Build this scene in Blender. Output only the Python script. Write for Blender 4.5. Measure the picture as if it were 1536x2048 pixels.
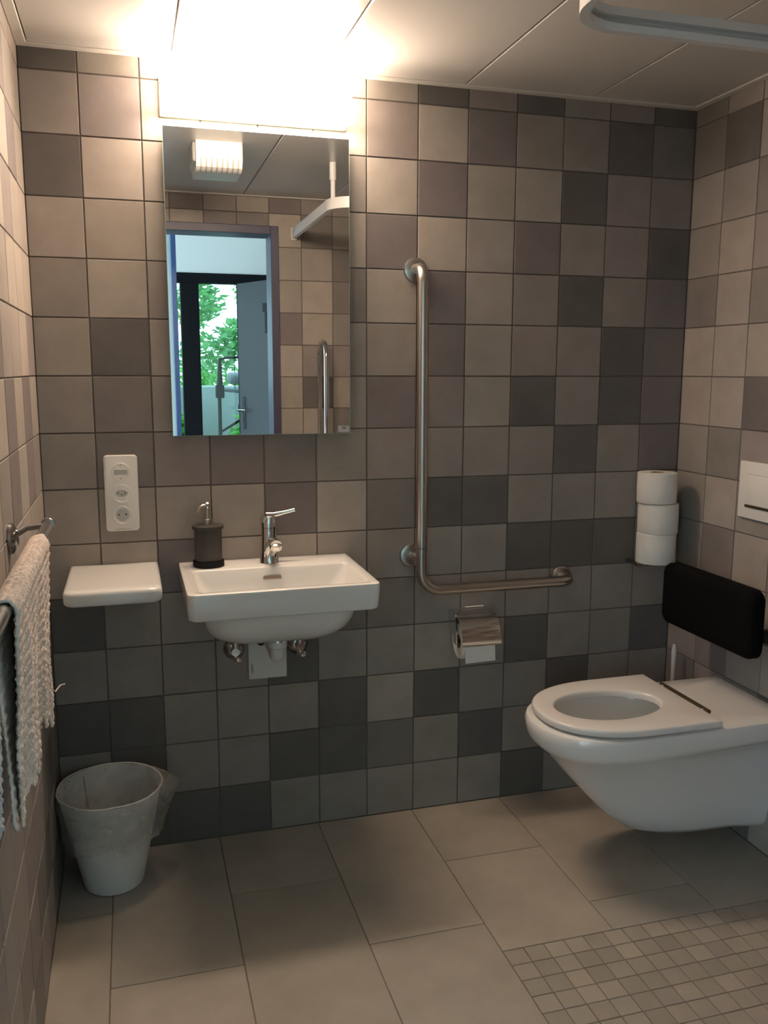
import bpy, bmesh, math, random
from mathutils import Vector, Matrix

for o in list(bpy.data.objects):
    bpy.data.objects.remove(o, do_unlink=True)
SC = bpy.context.scene
COL = SC.collection
PI = math.pi
rnd = random.Random(11)

# ------------------------------------------------------------------ camera
cam_d = bpy.data.cameras.new('camera')
cam = bpy.data.objects.new('camera', cam_d)
COL.objects.link(cam)
RX = (0.9608, -0.2774, 0.0027)
RY = (-0.0420, -0.1549, -0.9870)
RZ = (0.2742, 0.9482, -0.1604)
mw = Matrix(((RX[0], -RY[0], -RZ[0], -0.6588),
             (RX[1], -RY[1], -RZ[1], -2.4598),
             (RX[2], -RY[2], -RZ[2], 1.3746),
             (0, 0, 0, 1)))
cam.matrix_world = mw
cam_d.sensor_fit = 'VERTICAL'
cam_d.sensor_height = 36.0
cam_d.lens = 1751.23 / 2048 * 36.0
cam_d.clip_start = 0.01
cam_d.clip_end = 100
SC.camera = cam

# ------------------------------------------------------------------ world, exposure
world = bpy.data.worlds.new('world')
SC.world = world
world.use_nodes = True
bg = world.node_tree.nodes['Background']
bg.inputs['Color'].default_value = (0.62, 0.84, 1.0, 1)
bg.inputs['Strength'].default_value = 5.0
LAMP_STRENGTH = 90.0
LAMP_COLOR = (1.0, 0.775, 0.59, 1)
SC.view_settings.view_transform = 'Standard'
SC.view_settings.look = 'None'
SC.view_settings.gamma = 1.0
SC.view_settings.exposure = 0.0
SC.view_settings.use_curve_mapping = False

# ------------------------------------------------------------------ materials
def mat(name, color, rough=0.5, metal=0.0, spec=0.5, coat=0.0, noise=0.0, nscale=8.0, bump=0.0, bscale=60.0,
        stretch=(1, 1, 1), objcolor=False, trans=0.0, sss=0.0, nscale_rand=False):
    m = bpy.data.materials.new(name)
    m.use_nodes = True
    nt = m.node_tree
    b = nt.nodes['Principled BSDF']
    b.inputs['Base Color'].default_value = (*color, 1)
    b.inputs['Roughness'].default_value = rough
    b.inputs['Metallic'].default_value = metal
    b.inputs['Specular IOR Level'].default_value = spec
    if coat:
        b.inputs['Coat Weight'].default_value = coat
        b.inputs['Coat Roughness'].default_value = 0.05
    if trans:
        b.inputs['Transmission Weight'].default_value = trans
    vec = None
    if noise or bump or objcolor:
        tc = nt.nodes.new('ShaderNodeTexCoord')
        mp = nt.nodes.new('ShaderNodeMapping')
        mp.inputs['Scale'].default_value = stretch
        nt.links.new(tc.outputs['Object'], mp.inputs['Vector'])
        vec = mp.outputs['Vector']
        if nscale_rand:
            oi = nt.nodes.new('ShaderNodeObjectInfo')
            sc_ = nt.nodes.new('ShaderNodeVectorMath')
            sc_.operation = 'SCALE'
            sc_.inputs[0].default_value = (37.0, 17.0, 53.0)
            nt.links.new(oi.outputs['Random'], sc_.inputs['Scale'])
            ad = nt.nodes.new('ShaderNodeVectorMath')
            ad.operation = 'ADD'
            nt.links.new(vec, ad.inputs[0])
            nt.links.new(sc_.outputs[0], ad.inputs[1])
            vec = ad.outputs[0]
    if noise or objcolor:
        nz = nt.nodes.new('ShaderNodeTexNoise')
        nz.inputs['Scale'].default_value = nscale
        nz.inputs['Detail'].default_value = 5
        nz.inputs['Roughness'].default_value = 0.6
        nt.links.new(vec, nz.inputs['Vector'])
        mr = nt.nodes.new('ShaderNodeMapRange')
        mr.inputs['From Min'].default_value = 0.3
        mr.inputs['From Max'].default_value = 0.7
        mr.inputs['To Min'].default_value = 1 - noise
        mr.inputs['To Max'].default_value = 1 + noise
        nt.links.new(nz.outputs['Fac'], mr.inputs['Value'])
        mx = nt.nodes.new('ShaderNodeVectorMath')
        mx.operation = 'SCALE'
        if objcolor:
            oi2 = nt.nodes.new('ShaderNodeObjectInfo')
            nt.links.new(oi2.outputs['Color'], mx.inputs[0])
        else:
            mx.inputs[0].default_value = color
        nt.links.new(mr.outputs[0], mx.inputs['Scale'])
        nt.links.new(mx.outputs[0], b.inputs['Base Color'])
    if bump:
        nb = nt.nodes.new('ShaderNodeTexNoise')
        nb.inputs['Scale'].default_value = bscale
        nb.inputs['Detail'].default_value = 3
        nt.links.new(vec, nb.inputs['Vector'])
        bp = nt.nodes.new('ShaderNodeBump')
        bp.inputs['Strength'].default_value = bump
        bp.inputs['Distance'].default_value = 0.002
        nt.links.new(nb.outputs['Fac'], bp.inputs['Height'])
        nt.links.new(bp.outputs['Normal'], b.inputs['Normal'])
    return m

M = {}
M['tile'] = mat('wall_tile_glaze', (.3, .27, .24), .52, spec=.35, noise=.10, nscale=9, bump=.12, bscale=40, stretch=(1, 1, 1), objcolor=True, nscale_rand=True)
M['floor_tile'] = mat('floor_tile_stoneware', (.3, .27, .22), .5, spec=.35, noise=.10, nscale=6, bump=.10, bscale=30, objcolor=True, nscale_rand=True)
M['grout'] = mat('grout', (.135, .118, .105), .85, noise=.12, nscale=30)
M['grout_floor'] = mat('floor_grout', (.18, .155, .125), .85, noise=.12, nscale=30)
M['panel'] = mat('ceiling_panel_lacquer', (.61, .59, .56), .28, spec=.5, noise=.01, nscale=3)
M['trim'] = mat('ceiling_trim_lacquer', (.70, .67, .62), .4)
M['dark'] = mat('dark_gap', (.02, .02, .02), .8)
M['plaster'] = mat('white_plaster', (.90, .90, .87), .8, bump=.1, bscale=80)
M['conc'] = mat('pale_concrete', (.26, .32, .31), .85, noise=.06, nscale=5)
M['lino'] = mat('corridor_floor', (.42, .41, .38), .5, noise=.08)
M['ceramic'] = mat('white_ceramic', (.80, .79, .76), .12, spec=.5, coat=.5)
M['seat'] = mat('white_seat_plastic', (.78, .755, .72), .22, spec=.5)
M['plastic'] = mat('white_plastic', (.78, .76, .72), .35)
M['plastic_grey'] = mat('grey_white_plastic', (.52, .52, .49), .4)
M['plastic_line'] = mat('plastic_shadow_line', (.42, .40, .37), .5)
M['trapwhite'] = mat('trap_plastic', (.72, .72, .70), .35)
M['chrome'] = mat('chrome', (.78, .77, .76), .06, metal=1)
M['steel'] = mat('brushed_steel', (.50, .47, .43), .30, metal=1, noise=.05, nscale=200, stretch=(1, 1, .05))
M['dullchrome'] = mat('dull_chrome', (.42, .41, .40), .22, metal=1)
M['bronze'] = mat('hinge_bronze', (.16, .12, .07), .35, metal=.8)
M['blackpad'] = mat('black_foam_pad', (.0035, .0036, .004), .8, spec=.08, bump=.15, bscale=200)
M['black'] = mat('black_plastic', (.010, .010, .011), .55, spec=.25)
M['dispenser'] = mat('dark_bronze_lacquer', (.045, .041, .037), .42, spec=.4)
M['paper'] = mat('toilet_paper', (.80, .78, .73), .95, noise=.03, nscale=30, bump=.35, bscale=120)
M['card'] = mat('cardboard_core', (.30, .23, .16), .9)
M['ink'] = mat('dark_print', (.03, .03, .035), .7)
M['sticker'] = mat('silver_sticker', (.42, .44, .47), .5)
M['bin'] = mat('bin_plastic', (.78, .79, .77), .4)
M['yarn'] = mat('knit_cotton', (.86, .72, .62), .95, noise=.18, nscale=90, bump=.9, bscale=170, stretch=(1, 1, .55))
M['yarn_grey'] = mat('knit_cotton_grey', (.55, .55, .56), .95, noise=.15, nscale=90, bump=.9, bscale=170)
M['navy'] = mat('navy_steel_frame', (.065, .062, .105), .4)
M['blue'] = mat('blue_steel_post', (.06, .12, .30), .4)
M['leafgrey'] = mat('grey_door_lacquer', (.075, .08, .083), .6, spec=.25)
M['winframe'] = mat('black_window_frame', (.010, .010, .012), .7, spec=.1)
M['rail'] = mat('white_rail_lacquer', (.74, .74, .73), .35)
M['trunk'] = mat('bark', (.08, .06, .045), .9, noise=.2)
M['olive'] = mat('olive_metal', (.018, .016, .010), .6, spec=.15)
M['soil'] = mat('garden_soil', (.05, .06, .04), .9)
M['greycush'] = mat('grey_vinyl', (.30, .36, .38), .6)

def leafmat(name, c):
    m = mat(name, c, .6)
    nt = m.node_tree
    b = nt.nodes['Principled BSDF']
    tr = nt.nodes.new('ShaderNodeBsdfTranslucent')
    tr.inputs['Color'].default_value = (c[0] * 1.6, c[1] * 1.5, c[2] * 1.1, 1)
    mx = nt.nodes.new('ShaderNodeMixShader')
    mx.inputs[0].default_value = .5
    nt.links.new(b.outputs[0], mx.inputs[1])
    nt.links.new(tr.outputs[0], mx.inputs[2])
    nt.links.new(mx.outputs[0], nt.nodes['Material Output'].inputs['Surface'])
    return m
M['leaf1'] = leafmat('tree_leaf', (.17, .44, .20))
M['leaf2'] = leafmat('shrub_leaf', (.09, .34, .07))

def glassmat(name, tint, refl=.06, rough=0.0):
    m = bpy.data.materials.new(name)
    m.use_nodes = True
    nt = m.node_tree
    nt.nodes.remove(nt.nodes['Principled BSDF'])
    t = nt.nodes.new('ShaderNodeBsdfTransparent')
    t.inputs['Color'].default_value = (*tint, 1)
    g = nt.nodes.new('ShaderNodeBsdfGlossy')
    g.inputs['Roughness'].default_value = rough
    mx = nt.nodes.new('ShaderNodeMixShader')
    mx.inputs[0].default_value = refl
    nt.links.new(t.outputs[0], mx.inputs[1])
    nt.links.new(g.outputs[0], mx.inputs[2])
    nt.links.new(mx.outputs[0], nt.nodes['Material Output'].inputs['Surface'])
    return m
M['glass'] = glassmat('window_glass', (.90, .97, .95))

def frosted():
    m = bpy.data.materials.new('frosted_glass')
    m.use_nodes = True
    nt = m.node_tree
    nt.nodes.remove(nt.nodes['Principled BSDF'])
    t = nt.nodes.new('ShaderNodeBsdfTranslucent')
    t.inputs['Color'].default_value = (.88, .94, .94, 1)
    d = nt.nodes.new('ShaderNodeBsdfDiffuse')
    d.inputs['Color'].default_value = (.85, .9, .9, 1)
    mx = nt.nodes.new('ShaderNodeMixShader')
    mx.inputs[0].default_value = .3
    nt.links.new(t.outputs[0], mx.inputs[1])
    nt.links.new(d.outputs[0], mx.inputs[2])
    nt.links.new(mx.outputs[0], nt.nodes['Material Output'].inputs['Surface'])
    return m
M['frost'] = frosted()

def film():
    m = bpy.data.materials.new('clear_bag_film')
    m.use_nodes = True
    nt = m.node_tree
    nt.nodes.remove(nt.nodes['Principled BSDF'])
    t = nt.nodes.new('ShaderNodeBsdfTransparent')
    t.inputs['Color'].default_value = (.93, .93, .92, 1)
    d = nt.nodes.new('ShaderNodeBsdfDiffuse')
    d.inputs['Color'].default_value = (.68, .66, .62, 1)
    g = nt.nodes.new('ShaderNodeBsdfGlossy')
    g.inputs['Roughness'].default_value = .25
    tc = nt.nodes.new('ShaderNodeTexCoord')
    nz = nt.nodes.new('ShaderNodeTexNoise')
    nz.inputs['Scale'].default_value = 22
    nz.inputs['Detail'].default_value = 4
    nt.links.new(tc.outputs['Object'], nz.inputs['Vector'])
    bp = nt.nodes.new('ShaderNodeBump')
    bp.inputs['Strength'].default_value = .15
    bp.inputs['Distance'].default_value = .01
    nt.links.new(nz.outputs['Fac'], bp.inputs['Height'])
    nt.links.new(bp.outputs['Normal'], g.inputs['Normal'])
    mr = nt.nodes.new('ShaderNodeMapRange')
    mr.inputs['From Min'].default_value = .35
    mr.inputs['From Max'].default_value = .7
    mr.inputs['To Min'].default_value = .22
    mr.inputs['To Max'].default_value = .40
    nt.links.new(nz.outputs['Fac'], mr.inputs['Value'])
    m1 = nt.nodes.new('ShaderNodeMixShader')
    nt.links.new(mr.outputs[0], m1.inputs[0])
    nt.links.new(t.outputs[0], m1.inputs[1])
    nt.links.new(d.outputs[0], m1.inputs[2])
    m2 = nt.nodes.new('ShaderNodeMixShader')
    m2.inputs[0].default_value = .02
    nt.links.new(m1.outputs[0], m2.inputs[1])
    nt.links.new(g.outputs[0], m2.inputs[2])
    nt.links.new(m2.outputs[0], nt.nodes['Material Output'].inputs['Surface'])
    return m
M['film'] = film()

def mirrormat():
    m = mat('mirror_silver', (.88, .90, .90), 0.0, metal=1)
    return m
M['mirror'] = mirrormat()
M['glassedge'] = mat('mirror_glass_edge', (.45, .62, .56), .15)

def emit(name, col, s):
    m = bpy.data.materials.new(name)
    m.use_nodes = True
    b = m.node_tree.nodes['Principled BSDF']
    b.inputs['Base Color'].default_value = (.9, .9, .88, 1)
    b.inputs['Emission Color'].default_value = col
    b.inputs['Emission Strength'].default_value = s
    return m
M['lampend'] = emit('lit_opal_end', LAMP_COLOR, LAMP_STRENGTH * .22)
M['lamp'] = emit('lit_opal_diffuser', LAMP_COLOR, LAMP_STRENGTH)

# ------------------------------------------------------------------ mesh helpers
class MB:
    def __init__(self):
        self.v = []
        self.f = []
        self.sm = []

    def add(self, vs, fs, smooth=False):
        o = len(self.v)
        self.v += [tuple(p) for p in vs]
        self.f += [tuple(i + o for i in f) for f in fs]
        self.sm += [smooth] * len(fs)
        return self

    def box(self, x0, x1, y0, y1, z0, z1, bev=0.0, seg=2):
        bm = bmesh.new()
        bmesh.ops.create_cube(bm, size=1)
        for v in bm.verts:
            v.co = Vector(((x0 + x1) / 2 + v.co.x * (x1 - x0), (y0 + y1) / 2 + v.co.y * (y1 - y0), (z0 + z1) / 2 + v.co.z * (z1 - z0)))
        if bev > 0:
            bmesh.ops.bevel(bm, geom=list(bm.edges), offset=bev, segments=seg, profile=.5, affect='EDGES')
        bm.verts.index_update()
        self.add([v.co[:] for v in bm.verts], [[v.index for v in f.verts] for f in bm.faces], smooth=bev > 0)
        bm.free()
        return self

    def loft(self, rings, cap0=True, cap1=True, smooth=True, closed=True):
        n = len(rings[0])
        vs = [p for r in rings for p in r]
        fs = []
        for i in range(len(rings) - 1):
            for j in range(n if closed else n - 1):
                a, b = i * n + j, i * n + (j + 1) % n
                fs.append((a, b, b + n, a + n))
        if cap0:
            fs.append(tuple(reversed(range(n))))
        if cap1:
            fs.append(tuple((len(rings) - 1) * n + j for j in range(n)))
        return self.add(vs, fs, smooth)

    def lathe(self, prof, c, axis=(0, 0, 1), n=32, cap0=True, cap1=True):
        ax = Vector(axis).normalized()
        u = ax.orthogonal().normalized()
        w = ax.cross(u)
        c = Vector(c)
        rings = []
        for r, h in prof:
            r = max(r, 1e-5)
            rings.append([c + ax * h + (u * math.cos(t) + w * math.sin(t)) * r for t in [2 * PI * k / n for k in range(n)]])
        return self.loft(rings, cap0, cap1)

    def tube(self, path, rad, n=14, cap=True):
        pts = [Vector(p) for p in path]
        rads = rad if isinstance(rad, (list, tuple)) else [rad] * len(pts)
        rings = []
        t0 = (pts[1] - pts[0]).normalized()
        u = t0.orthogonal().normalized()
        for i, p in enumerate(pts):
            if i == 0:
                t = t0
            elif i == len(pts) - 1:
                t = (pts[i] - pts[i - 1]).normalized()
            else:
                t = ((pts[i + 1] - pts[i]).normalized() + (pts[i] - pts[i - 1]).normalized()).normalized()
            u = (u - t * u.dot(t)).normalized()
            w = t.cross(u)
            rings.append([p + (u * math.cos(a) + w * math.sin(a)) * rads[i] for a in [2 * PI * k / n for k in range(n)]])
        return self.loft(rings, cap, cap)

    def mesh(self, name, off=(0, 0, 0), sharp=35):
        me = bpy.data.meshes.new(name)
        me.from_pydata([(p[0] - off[0], p[1] - off[1], p[2] - off[2]) for p in self.v], [], self.f)
        me.polygons.foreach_set('use_smooth', self.sm)
        bm = bmesh.new()
        bm.from_mesh(me)
        bmesh.ops.remove_doubles(bm, verts=bm.verts, dist=1e-6)
        bmesh.ops.recalc_face_normals(bm, faces=bm.faces)
        bm.to_mesh(me)
        bm.free()
        me.set_sharp_from_angle(angle=math.radians(sharp))
        me.update()
        return me

def arc(c, r, a0, a1, u, w, n=8):
    c, u, w = Vector(c), Vector(u), Vector(w)
    return [c + u * (r * math.cos(a0 + (a1 - a0) * k / n)) + w * (r * math.sin(a0 + (a1 - a0) * k / n)) for k in range(n + 1)]

def rrect(cx, cy, hx, hy, r, z, n=6):
    r = min(r, hx - 1e-4, hy - 1e-4)
    out = []
    for sx, sy, a in ((1, 1, 0), (-1, 1, PI / 2), (-1, -1, PI), (1, -1, 1.5 * PI)):
        for k in range(n + 1):
            t = a + PI / 2 * k / n
            out.append((cx + sx * (hx - r) + r * math.cos(t), cy + sy * (hy - r) + r * math.sin(t), z))
    return out

WL = {}
def loc(o):
    return WL.get(o.name, (0, 0, 0))

def tag(o, label=None, cat=None, group=None, kind=None):
    if label: o['label'] = label
    if cat: o['category'] = cat
    if group: o['group'] = group
    if kind: o['kind'] = kind
    return o

def thing(name, at, label, cat, group=None):
    o = bpy.data.objects.new(name, None)
    o.empty_display_size = .05
    COL.objects.link(o)
    o.location = at
    WL[o.name] = tuple(at)
    return tag(o, label, cat, group)

def part(name, mb, m, parent=None, label=None, sharp=35, at=None):
    """one mesh object; vertices in world coordinates"""
    base = loc(parent) if parent is not None else (at or (0, 0, 0))
    me = mb.mesh(name, base, sharp)
    me.materials.append(M[m] if isinstance(m, str) else m)
    o = bpy.data.objects.new(name, me)
    COL.objects.link(o)
    if parent is not None:
        o.parent = parent
    else:
        o.location = base
    WL[o.name] = tuple(base)
    if label: o['label'] = label
    return o

def struct(name, mb, m, label=None, cat=None, at=None):
    o = part(name, mb, m, at=at)
    o['kind'] = 'structure'
    if label: o['label'] = label
    if cat: o['category'] = cat
    return o

def text_mesh(txt, size, origin, ux, uz, name, m, parent, extrude=0.0002):
    """flat lettering: ux = reading direction, uz = up direction of letters"""
    cu = bpy.data.curves.new(name, 'FONT')
    cu.body = txt
    cu.size = size
    cu.align_x = 'CENTER'
    cu.align_y = 'CENTER'
    cu.extrude = extrude
    tmp = bpy.data.objects.new(name + '_tmp', cu)
    COL.objects.link(tmp)
    bpy.context.view_layer.update()
    dg = bpy.context.evaluated_depsgraph_get()
    me = bpy.data.meshes.new_from_object(tmp.evaluated_get(dg))
    bpy.data.objects.remove(tmp, do_unlink=True)
    bpy.data.curves.remove(cu)
    ux, uz = Vector(ux), Vector(uz)
    un = ux.cross(uz)
    b = Vector(loc(parent))
    for v in me.vertices:
        c = v.co.copy()
        v.co = Vector(origin) + ux * c.x + uz * c.y + un * c.z - b
    me.materials.clear()
    me.materials.append(M[m])
    o = bpy.data.objects.new(name, me)
    COL.objects.link(o)
    o.parent = parent
    WL[o.name] = loc(parent)
    return o

# ------------------------------------------------------------------ room measures
XL, XR = -0.8893, 1.0445
YF = -1.79
ZC = 2.16
S = 0.15
Z0 = 2.256                       # row r joint at Z0 - S*r
def zrow(r):
    return Z0 - S * r
JG = .0018                       # half joint

TC = {'L': (.41, .362, .315), 'A': (.355, .315, .279), 'M': (.292, .260, .238), 'P': (.28, .24, .229),
      'd': (.215, .192, .178), 'q': (.207, .177, .174), 'D': (.138, .126, .118)}
_tm = {}
def tile_mesh(w, h, mname, t=.008, ch=.0009):
    key = (round(w, 4), round(h, 4), mname)
    if key not in _tm:
        a, b = w / 2, h / 2
        c, d = a - ch, b - ch
        vs = [(-a, -b, -t), (a, -b, -t), (a, b, -t), (-a, b, -t), (-a, -b, -ch), (a, -b, -ch), (a, b, -ch), (-a, b, -ch),
              (-c, -d, 0), (c, -d, 0), (c, d, 0), (-c, d, 0)]
        fs = [(8, 9, 10, 11)]
        for k in range(4):
            l = (k + 1) % 4
            fs += [(4 + k, 4 + l, 8 + l, 8 + k), (k, l, 4 + l, 4 + k)]
        me = bpy.data.meshes.new('tile')
        me.from_pydata(vs, [], fs)
        me.materials.append(M[mname])
        _tm[key] = me
    return _tm[key]

def tile(parent, center, u, v, n, w, h, color, name='tile', mname='tile', jit=True):
    o = bpy.data.objects.new(name, tile_mesh(w, h, mname))
    mt = Matrix((( u[0], v[0], n[0], center[0]), (u[1], v[1], n[1], center[1]), (u[2], v[2], n[2], center[2]), (0, 0, 0, 1)))
    if jit:
        mt = mt @ Matrix.Rotation(rnd.uniform(-.0022, .0022), 4, 'X') @ Matrix.Rotation(rnd.uniform(-.0022, .0022), 4, 'Y') @ Matrix.Translation((0, 0, rnd.uniform(-.0004, .0002)))
    k = rnd.uniform(.95, 1.05)
    o.color = (color[0] * k * rnd.uniform(.985, 1.015), color[1] * k, color[2] * k * rnd.uniform(.98, 1.02), 1)
    o.matrix_local = mt
    o.parent = parent
    COL.objects.link(o)
    return o

# ------------------------------------------------------------------ walls
wall_back = struct('wall_back', MB().box(XL - .12, XR + .12, .0025, .14, -.12, 2.3), 'grout')
wall_right = struct('wall_right', MB().box(XR + .0025, XR + .14, -1.95, .0025, -.12, 2.3), 'grout')
wall_left = struct('wall_left', MB().box(XL - .14, XL - .0025, -1.95, .0025, -.12, 2.3), 'grout')
wall_front = struct('wall_front', MB().box(.04, XR + .0025, YF - .12, YF - .0025, -.12, 2.3).box(XL - .0025, .04, YF - .12, YF - .0025, 2.03, 2.3), 'grout')

xs = [XL] + [S * k for k in range(-5, 7)] + [XR]
zs = [ZC] + [zrow(r) for r in range(1, 15)] + [0.0]
BACK = """DMLLLLMDPDMPD
MPLLMLPLqMMDd
DLAMMMLqAADPP
AAAMMAqLAqMPD
MAMMMdAqAMDMq
ADAMMMMqAPPDq
MdMMMMqPADMDq
MdPqdMPMMMDMq
AMAAqLdDDMMMM
AAqLLAMMMDDDd
DMMddddMMMMMM
MMMMDMMAMDMMD
DDMMMDADMMDMM
MDMMDDdMDMdMM
MDDDMMMMMDMMM""".split('\n')
for r in range(15):
    for c in range(13):
        x0, x1, z1, z0 = xs[c], xs[c + 1], zs[r], zs[r + 1]
        tile(wall_back, ((x0 + x1) / 2, 0, (z0 + z1) / 2), (1, 0, 0), (0, 0, 1), (0, -1, 0), x1 - x0 - 2 * JG, z1 - z0 - 2 * JG, TC[BACK[r][c]])
RIGHT = "dMA dDM AMd MAP dAd AAA AAD MdP MAM MqA PqA PqM qPd ddM dDd".split()
ys = [0] + [-S * k for k in range(1, 12)] + [YF]
for r in range(15):
    for c in range(12):
        y1, y0, z1, z0 = ys[c], ys[c + 1], zs[r], zs[r + 1]
        k = RIGHT[r][c] if c < 3 else rnd.choice('LAAMMPdqDA')
        tile(wall_right, (XR, (y0 + y1) / 2, (z0 + z1) / 2), (0, 1, 0), (0, 0, 1), (-1, 0, 0), y1 - y0 - 2 * JG, z1 - z0 - 2 * JG, TC[k])
ysl = [0] + [-.158 - S * k for k in range(0, 11)] + [YF]
LEFT = {(6, 3): 'q', (3, 1): 'A', (4, 2): 'L', (4, 1): 'L', (2, 2): 'L', (2, 3): 'M', (7, 1): 'q', (7, 4): 'M', (1, 1): 'M'}
for r in range(15):
    for c in range(12):
        y1, y0, z1, z0 = ysl[c], ysl[c + 1], zs[r], zs[r + 1]
        k = LEFT.get((r, c)) or rnd.choice('LLAAAAMMPq' if r < 10 else 'AMMPPdqM')
        tile(wall_left, (XL, (y0 + y1) / 2, (z0 + z1) / 2), (0, -1, 0), (0, 0, 1), (1, 0, 0), y1 - y0 - 2 * JG, z1 - z0 - 2 * JG, TC[k])
# opposite wall (seen in the mirror)
FD = -.017
zsf = [ZC] + [zrow(r) + FD for r in range(1, 15)] + [0.0]
FR = {(0, 3): 'q', (0, 4): 'M', (0, 5): 'A', (0, 6): 'q', (0, 7): 'M', (0, 8): 'A', (1, 3): 'L', (1, 4): 'd', (1, 5): 'd', (1, 6): 'L', (1, 7): 'd', (1, 8): 'M',
      (2, 6): 'A', (2, 7): 'A', (2, 8): 'd', (3, 6): 'A', (3, 7): 'L', (3, 8): 'd', (4, 6): 'q', (4, 7): 'L', (4, 8): 'M', (5, 6): 'L', (5, 7): 'M', (5, 8): 'P',
      (6, 6): 'A', (6, 7): 'D', (6, 8): 'A', (7, 6): 'A', (7, 7): 'A', (7, 8): 'd'}
for r in range(15):
    for c in range(13):
        x0, x1, z1, z0 = xs[c], xs[c + 1], zsf[r], zsf[r + 1]
        if x0 < .04:
            z0 = max(z0, 2.03)
            if z1 <= 2.031 and x1 <= .04:
                continue
            if z1 <= 2.031:
                x0, z0 = .04, zsf[r + 1]
            elif x1 > .04:
                z0 = zsf[r + 1] if zsf[r + 1] > 2.03 else 2.03
        if x1 - x0 < .01 or z1 - z0 < .01:
            continue
        k = FR.get((r, c)) or rnd.choice('LAAAMMPq')
        if c == 6 and r == 1:            # tile notched around the door frame corner: strip above the frame, then the full-height piece
            tile(wall_front, ((x0 + .04) / 2, YF, (z0 + z1) / 2), (-1, 0, 0), (0, 0, 1), (0, 1, 0), .04 - x0 - JG, z1 - z0 - 2 * JG, TC[k])
            x0, z0 = .04 - 2 * JG, zsf[r + 1]
        tile(wall_front, ((x0 + x1) / 2, YF, (z0 + z1) / 2), (-1, 0, 0), (0, 0, 1), (0, 1, 0), x1 - x0 - 2 * JG, z1 - z0 - 2 * JG, TC[k])

# ------------------------------------------------------------------ floor
floor = struct('floor', MB().box(XL - .1, XR + .1, YF - .12, .1, -.12, -.0025), 'grout_floor')
fx = [XL, -.755, -.455, -.155, .145, .445, .745, XR]
FJ = {0: [0, -.30, -.90, -1.5, YF], 1: [0, -.59, -1.19, YF], 2: [0, -.305, -.905, -1.505, YF], 3: [0, -.60, -1.20, YF],
      4: [0, -.308, -.712], 5: [0, -.59, -.712], 6: [0, -.30, -.712]}
FCOL = [(.385, .34, .283), (.35, .313, .265), (.39, .348, .294), (.368, .328, .277), (.405, .357, .297)]
GJ = .0013
for c in range(7):
    for a, b in zip(FJ[c][:-1], FJ[c][1:]):
        tile(floor, ((fx[c] + fx[c + 1]) / 2, (a + b) / 2, 0), (1, 0, 0), (0, 1, 0), (0, 0, 1), fx[c + 1] - fx[c] - 2 * GJ, a - b - 2 * GJ,
             rnd.choice(FCOL), 'floor_tile', 'floor_tile', False)
PM = .0535
mos_rest = MB()
nrow = 0
mx0, my0 = .145, -.712
for r in range(21):
    ya, yb = my0 - PM * r, max(my0 - PM * (r + 1), YF)
    if ya - yb < .01:
        continue
    for c in range(17):
        xa, xb = mx0 + PM * c, min(mx0 + PM * (c + 1), XR)
        if xb - xa < .01:
            continue
        col = rnd.choice([(.36, .32, .27), (.335, .302, .255), (.375, .334, .28), (.345, .305, .258), (.315, .284, .24)])
        if r < 17:
            tile(floor, ((xa + xb) / 2, (ya + yb) / 2, -.0004), (1, 0, 0), (0, 1, 0), (0, 0, 1), xb - xa - .0026, ya - yb - .0026, col, 'mosaic_tile', 'floor_tile')
        else:
            mos_rest.box(xa + .0013, xb - .0013, yb + .0013, ya - .0013, -.008, -.0003)
mr_ = part('mosaic_tiles', mos_rest, 'floor_tile', floor)
mr_.color = (.29, .26, .215, 1)
mr_['kind'] = 'stuff'

# ------------------------------------------------------------------ ceiling
ceiling = struct('ceiling', MB().box(XL - .1, XR + .1, YF - .1, .1, 2.172, 2.3), 'dark')
px = [XL + .026, -.52, -.12, .28, .68, XR - .026]
for a, b in zip(px[:-1], px[1:]):
    part('ceiling_panel', MB().box(a + .0022, b - .0022, YF + .026, -.026, ZC, 2.172, .0022, 1), 'panel', ceiling)
for i, (x0, x1, y0, y1) in enumerate([(XL, XR, -.026, 0), (XL, XR, YF, YF + .026), (XL, XL + .026, YF + .026, -.026), (XR - .026, XR, YF + .026, -.026)]):
    struct('trim_%d' % (i + 1), MB().box(x0 + .0005, x1 - .0005, y0, y1, ZC - .004, 2.172, .0012, 1), 'trim')

# ------------------------------------------------------------------ door frame and corridor
door = bpy.data.objects.new('door_1', None)
COL.objects.link(door)
door.location = (-.42, YF - .06, 0)
WL[door.name] = (-.42, YF - .06, 0)
door['kind'] = 'structure'
for nm, bx in (('jamb', (XL + .001, -.85, -1.925, -1.772, 0, 2.03)), ('jamb', (.003, .04, -1.925, -1.772, 0, 2.03)), ('head', (-.85, .003, -1.925, -1.772, 1.993, 2.03))):
    part(nm, MB().box(*bx, .002, 1), 'navy', door)

YW = -4.40
struct('corridor_floor', MB().box(-2.6, 1.8, YW, YF - .12, -.12, 0), 'lino')
struct('corridor_ceiling', MB().box(-2.6, 1.8, YW - .1, YF - .12, 2.50, 2.6), 'plaster')
struct('corridor_wall', MB().box(-2.6, XL - .14, YF - .14, YF - .02, -.1, 2.5).box(XR + .14, 1.8, YF - .14, YF - .02, -.1, 2.5).box(XL - .14, XR + .14, YF - .14, YF - .121, 2.03, 2.5)
       .box(XL - .14, XL, YF - .14, YF - .12, -.1, 2.03).box(.04, XR + .14, YF - .14, YF - .12, -.1, 2.03).box(1.8, 1.9, YW, YF - .02, -.1, 2.5), 'plaster')
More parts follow.
